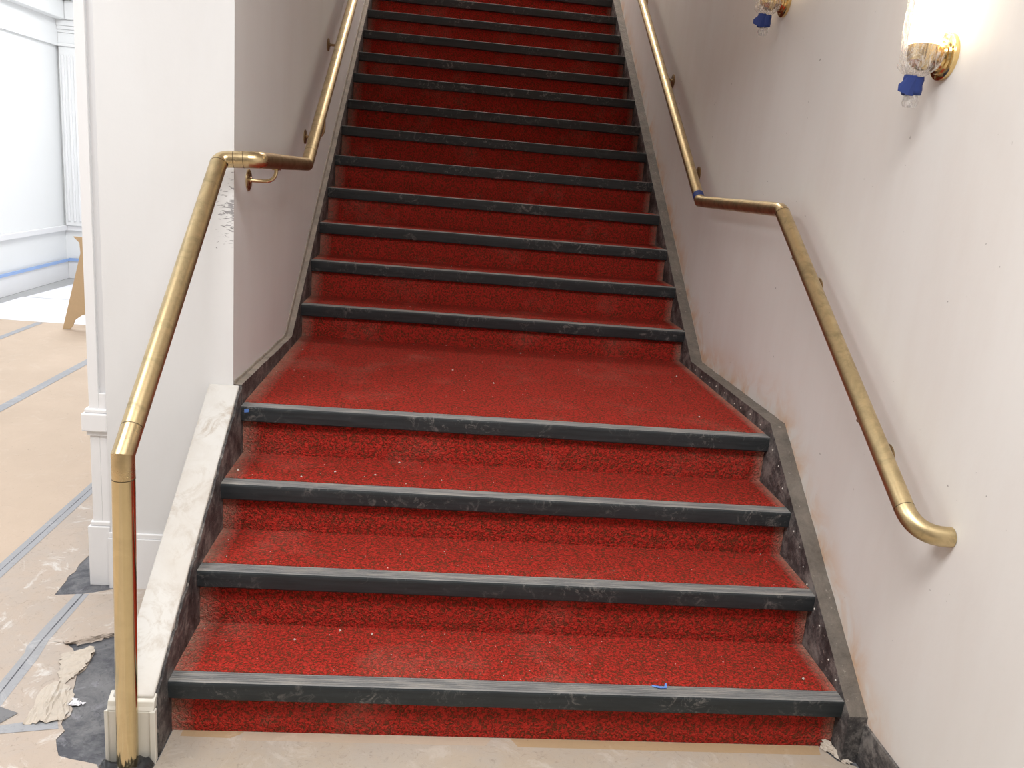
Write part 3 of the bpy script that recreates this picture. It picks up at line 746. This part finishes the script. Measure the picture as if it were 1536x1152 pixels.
# crumpled black plastic at the foot of the post
mb = MB(); rnd = random.Random(11); nx, ny = 12, 8; vs = []
for j in range(ny + 1):
    for i in range(nx + 1):
        u, v = i / nx, j / ny
        x = -0.125 + 0.125 * u + rnd.uniform(-.004, .004); y = -0.215 + 0.075 * v + rnd.uniform(-.004, .004)
        ed = min(u, 1 - u, v, 1 - v)
        vs.append((x, y, 0.0045 + (rnd.uniform(0.006, 0.030) if ed > 0.05 else rnd.uniform(0, 0.006))))
mb.add(vs, [(j * (nx + 1) + i, j * (nx + 1) + i + 1, (j + 1) * (nx + 1) + i + 1, (j + 1) * (nx + 1) + i) for j in range(ny) for i in range(nx)], 0, True)
o = mb.build('plastic_scrap', M['black_plastic']); tag(o, 'crumpled black plastic around the foot of the brass post', 'plastic scrap')
sd = o.modifiers.new('thick', 'SOLIDIFY'); sd.thickness = 0.001

# tape scraps on the nosings
def scrap(pts3, label, m):
    mb = MB(); n = len(pts3) // 2
    mb.add(pts3, [(i, i + 1, n + i + 1, n + i) for i in range(n - 1)])
    o = mb.build('tape_scrap', m); sd = o.modifiers.new('thick', 'SOLIDIFY'); sd.thickness = 0.001; sd.offset = 1
    tag(o, label, 'tape scrap')
z1 = step_z(1)
scrap([(1.296, 0.018, z1 + 0.001), (1.318, 0.007, z1 + 0.004), (1.330, 0.010, z1 + 0.002), (1.336, 0.026, z1 + 0.002),
       (1.296, 0.010, z1 + 0.001), (1.318, -0.002, z1 + 0.005), (1.336, 0.004, z1 + 0.002), (1.342, 0.026, z1 + 0.002)], 'bent pale blue tape scrap on the bottom step nosing', M['blue_pale'])
y4, z4 = step_y(4) - OV, step_z(4)
scrap([(0.012, y4 - 0.001, z4 - 0.010), (0.028, y4 - 0.001, z4 - 0.008), (0.012, y4 - 0.001, z4 - 0.022), (0.026, y4 - 0.001, z4 - 0.020)], 'tiny blue tape scrap at the left end of the landing nosing', M['blue_pale'])

# ------------------------------------------------------------------ sawhorse in the lobby
sh = empty('sawhorse', (-2.05, 5.2, 0))
tag(sh, 'plywood sawhorse with arched legs in the bright lobby, half hidden by the pilaster', 'sawhorse')
def horse_end(y):
    cx = -2.02
    # left edge -2.343 at floor, -2.2 at 0.59, symmetrical about cx
    L = [(-2.345, 0.004), (-2.292, 0.004)]
    for i in range(9):
        t = math.pi * (1 - i / 8); L.append((cx + 0.25 * math.cos(t), 0.03 + 0.13 * math.sin(t)))
    R_ = [(2 * cx + 2.292, 0.004), (2 * cx + 2.345, 0.004), (2 * cx + 2.188, 0.62), (2 * cx + 2.235, 0.745), (-2.235, 0.745), (-2.19, 0.70), (-2.185, 0.62)]
    poly = L + R_
    mb = MB(); n = len(poly)
    vs = [(x, y, z) for x, z in poly] + [(x, y + 0.02, z) for x, z in poly]
    fs = [list(range(n)), [n + i for i in range(n)][::-1]] + [[(i + 1) % n, i, n + i, n + (i + 1) % n] for i in range(n)]
    mb.add(vs, fs); return mb.build('end_frame', M['plywood'], sh)
horse_end(4.85); horse_end(5.6)
box('top_beam', M['plywood'], (-2.07, -1.97, 4.75, 5.75, 0.746, 0.786), sh, 0.003)
box('stretcher', M['plywood'], (-2.03, -2.01, 4.871, 5.599, 0.25, 0.36), sh, 0.003)

# ------------------------------------------------------------------ plaster crumbs on the carpet
mb = MB(); rnd = random.Random(5)
def crumb(x, y, z, s):
    a = [Vector((rnd.uniform(.5, 1) * s * math.cos(t), rnd.uniform(.5, 1) * s * math.sin(t), 0)) for t in (0.3, 2.2, 4.3)]
    ap = Vector((0, 0, s * rnd.uniform(.4, .9))); c = Vector((x, y, z))
    mb.add([c + a[0], c + a[1], c + a[2], c + ap], [(0, 1, 3), (1, 2, 3), (2, 0, 3), (2, 1, 0)])
for k in range(1, 9):
    y0_, y1_ = step_y(k) - OV + NW + 0.005, step_y(k + 1) - 0.005
    for i in range(70 if k == 1 else 45 if k < 4 else 60 if k == 4 else 16):
        x = rnd.uniform(0.02, W - 0.02) if rnd.random() < 0.6 else rnd.gauss(0.8, 0.22)
        if not 0.01 < x < W - 0.01: continue
        crumb(x, rnd.uniform(y0_, y1_), step_z(k) + 0.0008, rnd.choice((0.0015, 0.002, 0.0025, 0.003)) if rnd.random() < 0.93 else 0.007)
o = mb.build('plaster_crumbs', M['crumb']); tag(o, 'tiny white plaster crumbs scattered over the carpeted steps', 'debris', kind='stuff')
